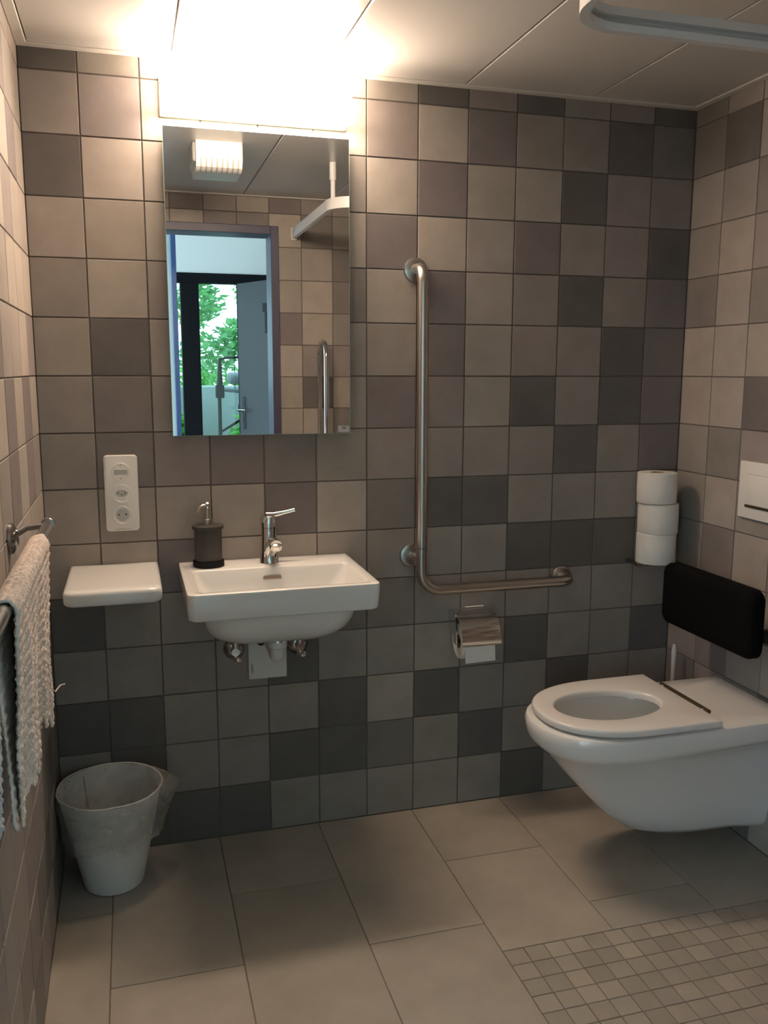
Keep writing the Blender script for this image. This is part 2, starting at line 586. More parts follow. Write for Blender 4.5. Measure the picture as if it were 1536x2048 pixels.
# window wall
window = bpy.data.objects.new('window_1', None)
COL.objects.link(window)
window.location = (0, YW, 0)
WL[window.name] = (0, YW, 0)
window['kind'] = 'structure'
part('lintel', MB().box(-2.6, 1.8, YW - .1, YW, 2.08, 2.5), 'plaster', window)
part('head_rail', MB().box(-2.6, 1.8, YW - .09, YW + .01, 2.008, 2.08, .003, 1), 'winframe', window)
part('sill_rail', MB().box(-2.6, 1.8, YW - .09, YW + .01, 0, .07, .003, 1), 'winframe', window)
mull = [(-2.6, -2.5), (-1.45, -1.33), (-.262, -.128), (.62, .74), (1.7, 1.8)]
for a, b in mull:
    part('mullion', MB().box(a, b, YW - .09, YW + .012, .07, 2.008, .004, 1), 'winframe', window)
for (a, b), (c, d) in zip(mull[:-1], mull[1:]):
    part('pane', MB().box(b, c, YW - .045, YW - .041, .07, 2.008), 'glass', window)
# frosted side panel with blue post behind the photographer
sp = thing('side_panel', (-.6, -3.0, 0), 'frosted white glass panel with blue steel edge post seen at left of mirror', 'panel')
part('pane', MB().box(-.96, -.391, -3.006, -2.996, .05, 2.5), 'frost', sp)
part('post', MB().box(-.391, -.362, -3.02, -2.985, 0, 2.5, .003, 1), 'blue', sp)
part('base_rail', MB().box(-.96, -.391, -3.02, -2.985, 0, .05, .002, 1), 'blue', sp)

# open grey door leaf in the corridor
B_, A_ = Vector((.161, -4.31, 0)), Vector((.555, -3.50, 0))
dl = thing('door_leaf', (.555, -3.5, 0), 'open grey door leaf in the corridor, seen in the mirror beside window', 'door')
dv = (A_ - B_).normalized()
dn = Vector((-dv.y, dv.x, 0))
def leafbox(mb, s0, s1, t0, t1, z0, z1):
    cs = []
    for z in (z0, z1):
        for s_, t_ in ((s0, t0), (s1, t0), (s1, t1), (s0, t1)):
            p = B_ + dv * s_ + dn * t_
            cs.append((p.x, p.y, z))
    mb.add(cs, [(3, 2, 1, 0), (4, 5, 6, 7), (0, 1, 5, 4), (1, 2, 6, 5), (2, 3, 7, 6), (3, 0, 4, 7)])
    return mb
part('leaf', leafbox(MB(), 0, .90, -.02, .02, .01, 2.0), 'leafgrey', dl)
part('edge_strip', leafbox(MB(), -.006, .004, -.021, .021, .01, 2.0), 'black', dl)
hb = leafbox(MB(), .055, .085, .02, .028, .93, 1.17)
pl_ = part('handle_plate', hb, 'dullchrome', dl)
p1 = B_ + dv * .07 + dn * .028
p2 = B_ + dv * .07 + dn * .075
p3 = B_ + dv * .17 + dn * .08
part('handle', MB().tube([(p1.x, p1.y, 1.07), (p2.x, p2.y, 1.07), (p3.x, p3.y, 1.07)], .009), 'chrome', dl)
hk = MB()
leafbox(hk, .36, .44, .021, .04, 1.78, 1.84)
leafbox(hk, .385, .41, .021, .04, 1.63, 1.80)
part('hook', hk, 'black', dl)

# walker standing outside the window
wk = thing('walking_frame', (.05, -4.85, -.05), 'dark wheeled walking frame with grey pad parked outside the corridor window', 'walker')
X0, Y0 = .052, -4.78
part('post', MB().tube([(X0 - .014, Y0, .05), (X0 - .010, Y0, 1.17)], .015).tube([(X0 - .006, Y0, 1.235), (X0, Y0, 1.46)], [.026, .012]), 'olive', wk)
part('joint', MB().box(X0 - .040, X0 + .028, Y0 - .03, Y0 + .03, 1.145, 1.25, .008, 2), 'olive', wk)
part('handle_bar', MB().tube([(X0, Y0, 1.452), (X0 + .06, Y0 - .02, 1.468), (X0 + .17, Y0 - .05, 1.47), (X0 + .36, Y0 - .1, 1.46)], .010), 'black', wk)
part('forearm_pad', MB().lathe([(.03, 0), (.048, .012), (.048, .24), (.03, .252)], (.112, Y0, 1.305), (1, -.2, 0), 20), 'greycush', wk)
part('pad_wire', MB().tube([(.175, Y0 - .06, 1.46), (.175, Y0 - .07, 1.20)], .003), 'black', wk)
part('crossbar', MB().tube([(X0, Y0, 1.215), (X0 + .36, Y0 - .1, 1.175)], .015), 'greycush', wk)
part('brace', MB().tube([(X0 - .01, Y0, .87), (X0 + .22, Y0 - .06, 1.0)], .010), 'olive', wk)
part('brake_grip', MB().lathe([(.02, 0), (.06, .01), (.06, .05), (.02, .06)], (.215, Y0 - .04, 1.06), (.9, -.4, 0), 20), 'black', wk)
part('post', MB().tube([(X0 + .46, Y0 - .16, .05), (X0 + .44, Y0 - .12, 1.46)], .015), 'olive', wk)
for wx, wy in ((X0 - .014, Y0), (X0 + .46, Y0 - .16), (X0 - .03, Y0 - .30), (X0 + .44, Y0 - .36)):
    part('wheel', MB().lathe([(.03, 0), (.06, .004), (.06, .026), (.03, .03)], (wx - .015, wy, .01), (1, 0, 0), 20), 'black', wk)
part('lower_rail', MB().tube([(X0 - .012, Y0, .075), (X0 - .02, Y0 - .30, .08)], .012).tube([(X0 + .45, Y0 - .16, .075), (X0 + .43, Y0 - .36, .08)], .012)
     .tube([(X0 - .02, Y0 - .30, .08), (X0 + .43, Y0 - .36, .08)], .012), 'olive', wk)

# outside: ground, planter wall, shrubs, trees
struct('garden_ground', MB().box(-9, 9, -16, YW - .1, -.2, -.05), 'soil')
pw = part('planter_wall', MB().box(-3.5, 3.5, -6.2, -6.0, -.05, 1.22, .01, 1), 'conc', at=(0, -6.1, -.05))
tag(pw, 'pale concrete planter wall outside the corridor window', 'wall')

def leaves(n, boxes, size, seed, flat=.5):
    r = random.Random(seed)
    mb = MB()
    for _ in range(n):
        c, rad = r.choice(boxes)
        while True:
            p = Vector((r.uniform(-1, 1), r.uniform(-1, 1), r.uniform(-1, 1)))
            if p.length < 1:
                break
        p = Vector(c) + Vector((p.x * rad[0], p.y * rad[1], p.z * rad[2]))
        u = Vector((r.gauss(0, 1), r.gauss(0, 1), r.gauss(0, flat))).normalized()
        w = u.cross(Vector((r.gauss(0, .4), r.gauss(0, .4), 1))).normalized()
        s = size * r.uniform(.6, 1.3)
        nrm = u.cross(w)
        mb.add([p, p + u * s * .5 + w * s * .27 + nrm * s * .06, p + u * s, p + u * s * .5 - w * s * .27 + nrm * s * .06], [(0, 1, 2), (0, 2, 3)])
    return mb

def plant(name, at, label, cat, n, boxes, size, seed, m, trunk, group=None):
    t = thing(name, at, label, cat, group)
    o = part('foliage', leaves(n, boxes, size, seed), m, t)
    o['kind'] = 'stuff'
    part('trunk', MB().tube(*trunk), 'trunk', t)
    return t
plant('shrub', (-.40, -5.6, -.05), 'broad-leaved green shrub at the foot of the planter wall, left of walker', 'shrub', 2600, [((-.40, -5.55, .48), (.33, .27, .56))], .13, 1, 'leaf2', ([(-.40, -5.6, -.05), (-.40, -5.6, .5)], .02))
plant('shrub', (.52, -5.6, -.05), 'broad-leaved green shrub at the foot of the planter wall, behind walker', 'shrub', 2600, [((.52, -5.55, .48), (.33, .27, .58))], .13, 2, 'leaf2', ([(.52, -5.6, -.05), (.52, -5.6, .5)], .02))
plant('shrub', (.1, -6.6, -.05), 'low leafy shrub just above the pale planter wall', 'shrub', 1100, [((.1, -6.6, 1.02), (.9, .3, .36))], .13, 3, 'leaf2', ([(.1, -6.6, -.05), (.1, -6.6, 1.0)], .03))
plant('tree', (1.3, -9.0, -.05), 'light green tree behind planter wall, right of the black mullion', 'tree', 3600,
      [((.75, -9, 3.3), (.75, .5, .55)), ((.3, -9.0, 2.75), (.5, .5, .35)), ((1.0, -9.2, 2.6), (.4, .5, .4)), ((.2, -9.0, 2.2), (.3, .4, .3)), ((.75, -9.0, 1.75), (.35, .4, .25)), ((.3, -9.0, 1.5), (.4, .4, .35)), ((1.15, -9.1, 1.65), (.3, .4, .5))], .13, 4, 'leaf1',
      ([(1.45, -9.0, -.05), (1.4, -9.0, 1.5), (1.2, -9.0, 3.2)], [.07, .05, .03]))
plant('tree', (2.6, -13, -.05), 'dark green tree far behind planter wall, mostly hidden by grey door leaf', 'tree', 3000,
      [((1.9, -13, 2.2), (.8, .8, 1.0)), ((2.6, -13, 3.6), (1.4, .9, .9)), ((1.4, -13.0, 3.9), (.8, .6, .5))], .2, 5, 'leaf1',
      ([(2.7, -13, -.05), (2.6, -13, 3.6)], [.1, .05]))
plant('tree', (-1.2, -8.2, -.05), 'green tree seen through the narrow pane left of the black mullion', 'tree', 2500,
      [((-.6, -8.2, 2.4), (.5, .5, .45)), ((-.6, -8.2, 1.7), (.45, .5, .4)), ((-.7, -8.2, 3.2), (.6, .5, .5)), ((-1.3, -8.2, 2.6), (.5, .5, .8))], .13, 6, 'leaf1',
      ([(-1.2, -8.2, -.05), (-1.2, -8.2, 3.0)], [.08, .04]))

# ------------------------------------------------------------------ mirror
mi = thing('wall_mirror', (-.3015, -.012, 1.195), 'frameless rectangular wall mirror hanging above the washbasin', 'mirror')
part('backing', MB().box(-.52, -.083, -.0145, 0, 1.225, 1.963), 'plastic_grey', mi)
part('edge', MB().box(-.549, -.054, -.0195, -.0145, 1.195, 1.993), 'glassedge', mi)
part('glass', MB().add([(-.5480, -.0197, 1.196), (-.055, -.0197, 1.196), (-.055, -.0197, 1.992), (-.5480, -.0197, 1.992)], [(0, 1, 2, 3)]), 'mirror', mi)
stk = part('sticker', MB().box(-.090, -.0575, -.0201, -.0198, 1.1985, 1.2165), 'sticker', mi, 'small silver sticker with a dark chevron')
part('mark', MB().add([(-.0785, -.0203, 1.2125), (-.0765, -.0203, 1.2135), (-.0725, -.0203, 1.2105), (-.0685, -.0203, 1.2135), (-.0665, -.0203, 1.2125), (-.0725, -.0203, 1.2065)], [(0, 5, 2, 1), (5, 4, 3, 2)]), 'ink', stk)

# ------------------------------------------------------------------ lamp above the mirror
lamp = thing('wall_lamp', (-.305, 0, 2.02), 'lit white box lamp fixed above the mirror', 'lamp')
part('back_plate', MB().box(-.553, -.062, -.016, 0, 2.016, 2.112, .002, 1), 'plastic', lamp)
ring = []
prof = [(-.016, 2.022), (-.075, 2.022), (-.084, 2.026), (-.088, 2.034), (-.088, 2.098), (-.084, 2.106), (-.075, 2.11), (-.016, 2.11)]
dmb = MB().loft([[(x, y, z) for y, z in prof] for x in (-.551, -.064)], False, False, True)
part('diffuser', dmb, 'lamp', lamp, 'lit opal diffuser')
for ex in (-.5515, -.0635):
    part('end_cap', MB().loft([[(ex - .0006, y, z) for y, z in prof], [(ex + .0006, y, z) for y, z in prof]]), 'lampend', lamp)

# ------------------------------------------------------------------ switch and socket panel
so = thing('socket_panel', (-.689, 0, 1.042), 'white wall plate with light switch and two sockets beside the mirror', 'socket')
def yring(cx, cz, hx, hz, r, y):
    return [(p[0], y, p[1]) for p in rrect(cx, cz, hx, hz, r, 0)]
part('plate', MB().loft([yring(-.689, 1.0425, .044, .1035, .010, 0), yring(-.689, 1.0425, .044, .1035, .010, -.009), yring(-.689, 1.0425, .0425, .102, .009, -.0115), yring(-.689, 1.0425, .041, .1005, .008, -.012)], True, True), 'plastic', so)
def disc(parent, name, cx, cz, r, y0, y1, m, n=32):
    return part(name, MB().lathe([(r, 0), (r, y0 - y1 - .0008), (r - .0008, y0 - y1)], (cx, y0, cz), (0, -1, 0), n), m, parent)
def ringp(parent, name, cx, cz, r, w, y, m):
    return part(name, MB().lathe([(r + w, 0), (r + w, .0008), (r + w * .5, .0018), (r, .0008), (r, 0)], (cx, y, cz), (0, -1, 0), 40, False, False), m, parent)
for nm, cz in (('switch_ring', 1.101), ('socket_ring', 1.043), ('socket_ring', .984)):
    ringp(so, nm, -.689, cz, .0225, .002, -.012, 'plastic')
sw = part('switch_rocker', MB().box(-.706, -.671, -.0145, -.0118, 1.0935, 1.1085, .0008, 1), 'plastic_grey', so)
for dz in (.018, -.018):
    disc(so, 'screw', -.689, 1.101 + dz, .002, -.012, -.0126, 'plastic_line', 12)
hexm = MB()
hx_ = [(-.0175, 0), (-.0115, .007), (-.005, .0095), (.005, .0095), (.0115, .007), (.0175, 0), (.0115, -.007), (.005, -.0095), (-.005, -.0095), (-.0115, -.007)]
hexm.loft([[(-.689 + a, -.0118, 1.043 + b) for a, b in hx_], [(-.689 + a, -.0126, 1.043 + b) for a, b in hx_]], False, True)
part('socket_insert', hexm, 'plastic_grey', so)
for dx, dz in ((-.009, .001), (.009, .001), (0, -.0035)):
    disc(so, 'pin_hole', -.689 + dx, 1.043 + dz, .0023, -.0124, -.0129, 'ink', 14)
disc(so, 'socket_insert', -.689, .984, .0178, -.0118, -.0124, 'plastic_grey')
for dx in (-.0092, .0092):
    disc(so, 'pin_hole', -.689 + dx, .985, .0028, -.0122, -.0128, 'ink', 14)
for dz in (.0155, -.0155):
    part('earth_clip', MB().box(-.6905, -.6875, -.0132, -.0122, .984 + dz - .002, .984 + dz + .002), 'dullchrome', so)
text_mesh('Nr. UR. 400 1.2 T1.3', .0048, (-.689, -.0122, .9445), (1, 0, 0), (0, 0, 1), 'lettering', 'ink', so)

# ------------------------------------------------------------------ ceramic shelf
sh = thing('ceramic_shelf', (-.715, 0, .81), 'small white ceramic wall shelf left of the washbasin', 'shelf')
hx, cy, hy = .1165, -.150, .150
rings = []
for ins, z in ((.012, .808), (.005, .810), (.0015, .815), (0, .822), (0, .836), (.002, .841), (.006, .845), (.012, .8465)):
    rings.append(rrect(-.716, cy, hx - ins * .6, hy - ins * .6, .026, z))
def flatback(r):
    return [(x, min(y, -.0005) if y < 0 else -.0005, z) for x, y, z in r]
def squareback(cx, y0, hx, r, z, yb=-.0005, n=7):
    """plan outline: square corners at the wall, rounded corners in front"""
    out = [(cx + hx, yb, z), (cx - hx, yb, z)]
    for sx, a in ((-1, PI), (1, 1.5 * PI)):
        for k in range(n + 1):
            t = a + PI / 2 * k / n
            out.append((cx + sx * (hx - r) + r * math.cos(t), y0 + r + r * math.sin(t), z))
    return out
rings = []
for ins, z in ((.014, .808), (.005, .8095), (.0015, .814), (0, .822), (0, .836), (.0015, .8415), (.006, .8455), (.014, .8470)):
    rings.append(squareback(-.716, -.305 + ins, .1165 - ins * .7, .028, z))
part('slab', MB().loft(rings), 'ceramic', sh, sharp=50)

# ------------------------------------------------------------------ washbasin
wb = thing('washbasin', (-.304, 0, .84), 'white rectangular wall-hung washbasin under the mirror', 'washbasin')
bx_ = -.304
rings = [squareback(bx_, -.20, .10, .06, .664, -.04), squareback(bx_, -.235, .135, .08, .666, -.03), squareback(bx_, -.275, .160, .09, .675, -.02),
         squareback(bx_, -.300, .177, .09, .69, -.01), squareback(bx_, -.318, .188, .08, .71, -.001), squareback(bx_, -.330, .195, .07, .735, -.001),
         squareback(bx_, -.335, .198, .06, .760, -.001), squareback(bx_, -.337, .199, .055, .7705, -.001),
         squareback(bx_, -.366, .230, .022, .7695, -.001), squareback(bx_, -.372, .2365, .022, .771, -.001), squareback(bx_, -.375, .2395, .022, .775, -.001),
         squareback(bx_, -.377, .2408, .020, .80, -.001), squareback(bx_, -.379, .2415, .018, .834, -.001), squareback(bx_, -.3775, .2405, .017, .8385, -.001),
         squareback(bx_, -.374, .2365, .014, .8405, -.001)]
def fit(ring, like):
    return ring
N = len(rings[0])
def innerring(cx, ya, yb, hx, r, z):
    """rounded on all corners, same vertex count as squareback (2+16)"""
    out = []
    cyy = (ya + yb) / 2
    # back two corners collapsed to single vertices pushed in along the diagonal
    k = r * .2929
    out.append((cx + hx - k, ya - k, z))
    out.append((cx - hx + k, ya - k, z))
    n = 7
    for sx, a in ((-1, PI), (1, 1.5 * PI)):
        for q in range(n + 1):
            t = a + PI / 2 * q / n
            out.append((cx + sx * (hx - r) + r * math.cos(t), yb + r + r * math.sin(t), z))
    return out
body = MB().loft(rings, True, False)
# deck and bowl: use fully rounded rings joined by a bridging deck
outer = rings[-1]
def rr18(cx, ya, yb, hx, r, z, n=7):
    out = []
    cyy, hyy = (ya + yb) / 2, (ya - yb) / 2
    for sx, sy, a in ((1, 1, 0), (-1, 1, PI / 2), (-1, -1, PI), (1, -1, 1.5 * PI)):
        for k in range(n + 1):
            t = a + PI / 2 * k / n
            out.append((cx + sx * (hx - r) + r * math.cos(t), cyy + sy * (hyy - r) + r * math.sin(t), z))
    return out
inner = [(-.118, -.362, .2150, .018, .8405), (-.1195, -.3605, .2135, .018, .8395), (-.1215, -.359, .2115, .018, .836), (-.124, -.3565, .209, .02, .828), (-.130, -.349, .199, .03, .80), (-.137, -.338, .183, .045, .765), (-.15, -.32, .155, .06, .742), (-.175, -.295, .11, .05, .733), (-.205, -.262, .03, .026, .730)]
irings = [rr18(bx_ + .001, *r) for r in inner]
bowl = MB().loft(irings, False, True)
# deck: quads between outer (2+16 verts) and first inner ring (32 verts): build outer as 32 verts
o32 = [(outer[0])] * 8 + [(outer[1])] * 8 + outer[2:]
deckf, vs = [], o32 + irings[0]
for j in range(32):
    k = (j + 1) % 32
    a, b, c, d = j, k, 32 + k, 32 + j
    if o32[j] == o32[k]:
        deckf.append((a, c, d))
    else:
        deckf.append((a, b, c, d))
body.add(vs, deckf, True)
body.v += []
off = len(body.v)
body.v += bowl.v
body.f += [tuple(i + off for i in f) for f in bowl.f]
body.sm += [True] * len(bowl.f)
part('basin', body, 'ceramic', wb, sharp=40)
def capsule_y(cx, cz, hw, r, y, n=8):
    out = []
    for k in range(n + 1):
        t = -PI / 2 + PI * k / n
        out.append((cx + hw + r * math.cos(t), y, cz + r * math.sin(t)))
    for k in range(n + 1):
        t = PI / 2 + PI * k / n
        out.append((cx - hw + r * math.cos(t), y, cz + r * math.sin(t)))
    return out
ovm = MB().loft([capsule_y(-.302, .812, .0185, .0078, -.1262), capsule_y(-.302, .812, .0185, .0078, -.1285), capsule_y(-.302, .812, .0185, .0062, -.1290), capsule_y(-.302, .812, .0185, .0055, -.1282)], False, False)
part('overflow_ring', ovm, 'plastic_line', wb)
part('overflow_slot', MB().add(capsule_y(-.302, .812, .0185, .0056, -.1283), [tuple(range(18))]), 'card', wb, 'dark overflow slot')
part('drain', MB().lathe([(.0, .0), (.024, 0), (.026, .002), (.022, .005), (.0, .006)], (-.302, -.233, .7295), n=28), 'chrome', wb)

# ------------------------------------------------------------------ faucet
fa = thing('faucet', (-.298, -.06, .8405), 'chrome single-lever faucet on the washbasin', 'faucet')
part('body', MB().lathe([(.0275, 0), (.0262, .004), (.0250, .02), (.0230, .06), (.0222, .072), (.0222, .098)], (-.299, -.058, .8405), (0, .03, 1)), 'chrome', fa)
part('cartridge_cap', MB().lathe([(.0230, 0), (.0230, .024), (.0205, .031), (.011, .034)], (-.299, -.055, .9395), (0, .03, 1)), 'chrome', fa)
part('spout', MB().tube([(-.299, -.066, .868), (-.298, -.085, .888), (-.296, -.115, .905), (-.295, -.145, .908), (-.295, -.158, .906)], [.017, .0165, .0155, .0155, .0155]), 'chrome', fa)
part('aerator', MB().lathe([(.0165, 0), (.0172, .006), (.0165, .013), (.010, .017), (.001, .018)], (-.295, -.150, .897), (0, -.35, .94)), 'chrome', fa)
part('lever', MB().tube([(-.305, -.056, .972), (-.285, -.058, .974), (-.255, -.060, .980), (-.226, -.062, .9865)], [.012, .0085, .006, .0055]), 'chrome', fa)

# ------------------------------------------------------------------ soap dispenser
sd = thing('soap_dispenser', (-.467, -.062, .8405), 'dark round soap dispenser with steel pump on the washbasin', 'soap dispenser')
c = (-.467, -.062, .8405)
part('base_ring', MB().lathe([(.040, 0), (.0425, .001), (.0425, .014), (.0405, .017)], c), 'black', sd)
part('body', MB().lathe([(.0365, .017), (.0372, .019), (.0372, .104), (.037, .106)], c), 'dispenser', sd)
part('lid', MB().lathe([(.037, .103), (.0425, .105), (.0432, .109), (.0425, .113), (.036, .1155), (.016, .117)], c), 'dispenser', sd)
part('collar', MB().lathe([(.0125, .116), (.0125, .130), (.011, .132)], c), 'steel', sd)
part('stem', MB().lathe([(.0065, .132), (.0055, .165)], c), 'steel', sd)
part('pump_head', MB().lathe([(.0075, .162), (.0095, .164), (.0095, .174), (.006, .177)], c).tube([(-.467, -.064, 1.0095), (-.480, -.070, 1.0095), (-.488, -.074, 1.006), (-.492, -.0765, .997), (-.493, -.077, .992)], [.0045, .004, .0035, .0032, .003], 10), 'steel', sd)

# ------------------------------------------------------------------ pipework below the basin
tc_ = thing('trap_cover', (-.302, 0, .5), 'flat white cover plate on the wall under the washbasin', 'cover plate')
part('plate', MB().box(-.358, -.246, -.009, .0, .482, .70, .0025, 2), 'trapwhite', tc_)
part('pipe_hole', MB().add([( -.3205 + .022 * math.cos(t), -.0093, .628 + .046 * math.sin(t)) for t in [2 * PI * k / 28 for k in range(28)]], [tuple(range(28))]), 'dark', tc_)
text_mesh('GEBERIT', .0085, (-.3475, -.0093, .516), (0, 0, 1), (-1, 0, 0), 'lettering', 'ink', tc_)
tr = thing('drain_trap', (-.302, -.16, .66), 'white plastic drain elbow with chrome collar under the washbasin', 'drain pipe')
part('collar', MB().lathe([(.020, 0), (.0265, .002), (.0265, .012), (.022, .014)], (-.302, -.195, .652)), 'chrome', tr)
part('nut', MB().lathe([(.0235, -.004), (.0265, 0), (.0265, .014), (.025, .017)], (-.302, -.195, .638)), 'trapwhite', tr)
part('elbow', MB().tube([(-.302, -.195, .645), (-.302, -.194, .632)] + arc((-.302, -.170, .628), .024, PI, 1.5 * PI, (0, 1, 0), (0, 0, 1), 8) + [(-.302, -.13, .606), (-.302, -.008, .615)], [.0205, .020] + [.0190] * 9 + [.0175, .0175]), 'trapwhite', tr)
for vx, lab in ((-.398, 'chrome angle valve at left of the white cover plate'), (-.212, 'chrome angle valve at right of the white cover plate')):
    v = thing('angle_valve', (vx, 0, .58), lab, 'valve', 'angle valves under the basin')
    part('rosette', MB().lathe([(.031, 0), (.0305, .004), (.024, .012), (.014, .017)], (vx, -.0005, .578), (0, -1, 0)), 'dullchrome', v)
    part('body', MB().tube([(vx, -.012, .580), (vx, -.046, .580)], .0115).tube([(vx, -.036, .556), (vx, -.036, .622)], .009), 'chrome', v)
    part('nut', MB().lathe([(.011, 0), (.0125, .002), (.0125, .014), (.010, .016)], (vx, -.036, .608), n=6), 'chrome', v)
    part('knob', MB().lathe([(.008, 0), (.0100, .002), (.0098, .014), (.006, .018), (.001, .019)], (vx + .006, -.035, .560), (.1, -1, -.1), 20), 'chrome', v)
    part('supply_pipe', MB().tube([(vx, -.036, .62), (vx + (.01 if vx < -.3 else -.01), -.036, .668)], .005), 'chrome', v)

# ------------------------------------------------------------------ L-shaped grab bar
gb = thing('grab_bar', (.145, 0, .73), 'long brushed steel L-shaped grab bar on the back wall', 'grab bar')
gy, gr = -.075, .0165
path = [(.143, -.006, 1.656), (.143, -.03, 1.656)] + arc((.143, -.035, 1.616), .04, PI / 2, PI, (0, 1, 0), (0, 0, 1), 8)[1:] + [(.145, gy, 1.5), (.147, gy, .86)]
vb = part('vertical_bar', MB().tube([(.143, -.006, 1.656), (.143, -.032, 1.656)] + arc((.143, -.035, 1.616), .04, PI / 2, PI, (0, 1, 0), (0, 0, 1), 8)[1:] + [(.1435, gy, 1.5), (.146, gy, .8605)], gr, 20), 'steel', gb)
part('joint_ring', MB().lathe([(gr - .001, 0), (gr - .001, .003)], (.146, gy, .8585)), 'dark', gb)
hp = [(.146, gy, .859), (.146, gy, .79)] + arc((.206, gy, .79), .06, PI, 1.5 * PI, (1, 0, 0), (0, 0, 1), 10)[1:] + [(.40, gy, .7295), (.600, gy, .7295)] + arc((.600, -.035, .7295), .04, 0, PI / 2, (0, -1, 0), (1, 0, 0), 8)[1:] + [(.640, -.006, .7295)]
part('horizontal_bar', MB().tube(hp, gr, 20), 'steel', gb)
part('wall_post', MB().tube([(.146, gy, .825), (.138, -.006, .825)], .012, 16), 'steel', gb)
for fx_, fz in ((.143, 1.656), (.136, .824), (.640, .727)):
    part('flange', MB().lathe([(.035, 0), (.035, .005), (.033, .009), (.028, .011), (.017, .012)], (fx_, -.0005, fz), (0, -1, 0), 36), 'steel', gb)

# ------------------------------------------------------------------ toilet paper holder with roll
th = thing('paper_holder', (.34, 0, .62), 'chrome covered toilet paper holder on the wall under the grab bar', 'paper holder')
part('back_plate', MB().box(.275, .385, -.006, 0, .585, .648, .001, 1), 'chrome', th)
cov = []
cp = [(-.004, .646), (-.030, .650), (-.060, .646), (-.088, .632), (-.108, .610), (-.119, .585), (-.123, .562)]
cpi = [(y + (.0012 if i > 2 else 0), z - .0015) for i, (y, z) in enumerate(cp)]
cvr = cp + cpi[::-1]
part('cover', MB().loft([[(x, y, z) for y, z in cvr] for x in (.262, .387)], True, True), 'chrome', th, sharp=60)
part('side_plate', MB().loft([[(x, y, z) for y, z in [(-.004, .645), (-.03, .649), (-.06, .645), (-.075, .60), (-.075, .555), (-.055, .555), (-.04, .60), (-.004, .61)]] for x in (.2585, .262)], True, True), 'chrome', th)
part('spindle', MB().tube([(.259, -.065, .562), (.385, -.065, .562)], .006), 'chrome', th)
part('top_highlight', MB().box(.312, .372, -.0125, -.0065, .6505, .6525), 'plastic', th)  # white strip laid on as the bright highlight of the top bend
rl = thing('toilet_roll', (.335, -.065, .566), 'white toilet paper roll hanging in the chrome holder', 'toilet paper')
part('paper', MB().lathe([(.021, 0), (.052, 0), (.053, .002), (.053, .096), (.052, .098), (.021, .098)], (.270, -.065, .562), (1, 0, 0), 40, False, False), 'paper', rl)
part('core', MB().lathe([(.021, .0), (.0195, .0), (.0195, .098), (.021, .098)], (.270, -.065, .562), (1, 0, 0), 24, False, False), 'card', rl)
part('loose_sheet', MB().add([(.2715, -.1185, .562), (.3670, -.1185, .562), (.3670, -.1215, .535), (.2715, -.1215, .535), (.3670, -.123, .512), (.2715, -.123, .510), (.2715, -.1175, .562), (.3670, -.1175, .562), (.3670, -.1205, .535), (.2715, -.1205, .535), (.3670, -.122, .512), (.2715, -.122, .510)],
     [(0, 1, 2, 3), (3, 2, 4, 5), (7, 6, 9, 8), (8, 9, 11, 10)]), 'paper', rl)

# ------------------------------------------------------------------ spare rolls on a stand-up holder
spx, spy = .932, -.070
spo = thing('spare_roll_holder', (spx, 0, .77), 'chrome spare roll holder on back wall, under three stacked paper rolls', 'paper holder')
part('rod', MB().tube([(spx + .005, spy, .765), (spx, spy, 1.05)], .008), 'chrome', spo)
part('base', MB().lathe([(.030, 0), (.032, .002), (.03, .006)], (spx, spy, .764)), 'dullchrome', spo)
part('arm', MB().box(.868, .888, -.075, -.001, .760, .772, .002, 1).box(.868, spx, -.080, -.060, .760, .766, .001, 1), 'dullchrome', spo)
for i, (z, dx, lab) in enumerate(((.7705, .003, 'bottom white paper roll of the three stacked in the corner'), (.866, .005, 'middle white paper roll of the three stacked in the corner'), (.9635, -.004, 'top white paper roll of the three stacked in the corner'))):
    t = thing('toilet_roll', (spx + dx, spy, z), lab, 'toilet paper', 'spare toilet rolls in the corner')
    R_ = .0610 + (.0012 if i == 1 else 0)
    part('paper', MB().lathe([(.021, 0), (R_ - .002, 0), (R_, .003), (R_ + .0004, .05), (R_, .0935), (R_ - .002, .0955), (.021, .0955)], (spx + dx, spy, z), (0, .015, 1), 48, False, False), 'paper', t)
    part('core', MB().lathe([(.021, 0), (.0195, 0), (.0195, .0945), (.021, .0945)], (spx + dx, spy, z), (0, .015, 1), 28, False, False), 'card', t)

# ------------------------------------------------------------------ flush plate
fp = thing('flush_plate', (XR, -.43, 1.037), 'white flush plate on right wall above the black backrest', 'flush plate')
part('plate', MB().box(XR - .012, XR, -.545, -.322, .956, 1.119, .0022, 2), 'plastic', fp)
part('button', MB().box(XR - .0145, XR - .011, -.52, -.356, .996, 1.083, .0012, 2), 'plastic', fp)
part('button_gap', MB().box(XR - .0122, XR - .0115, -.521, -.355, .993, 1.084), 'plastic_line', fp)
part('shadow_gap', MB().box(XR - .0165, XR - .0118, -.52, -.356, .9885, .9955, .0008, 1), 'bronze', fp)

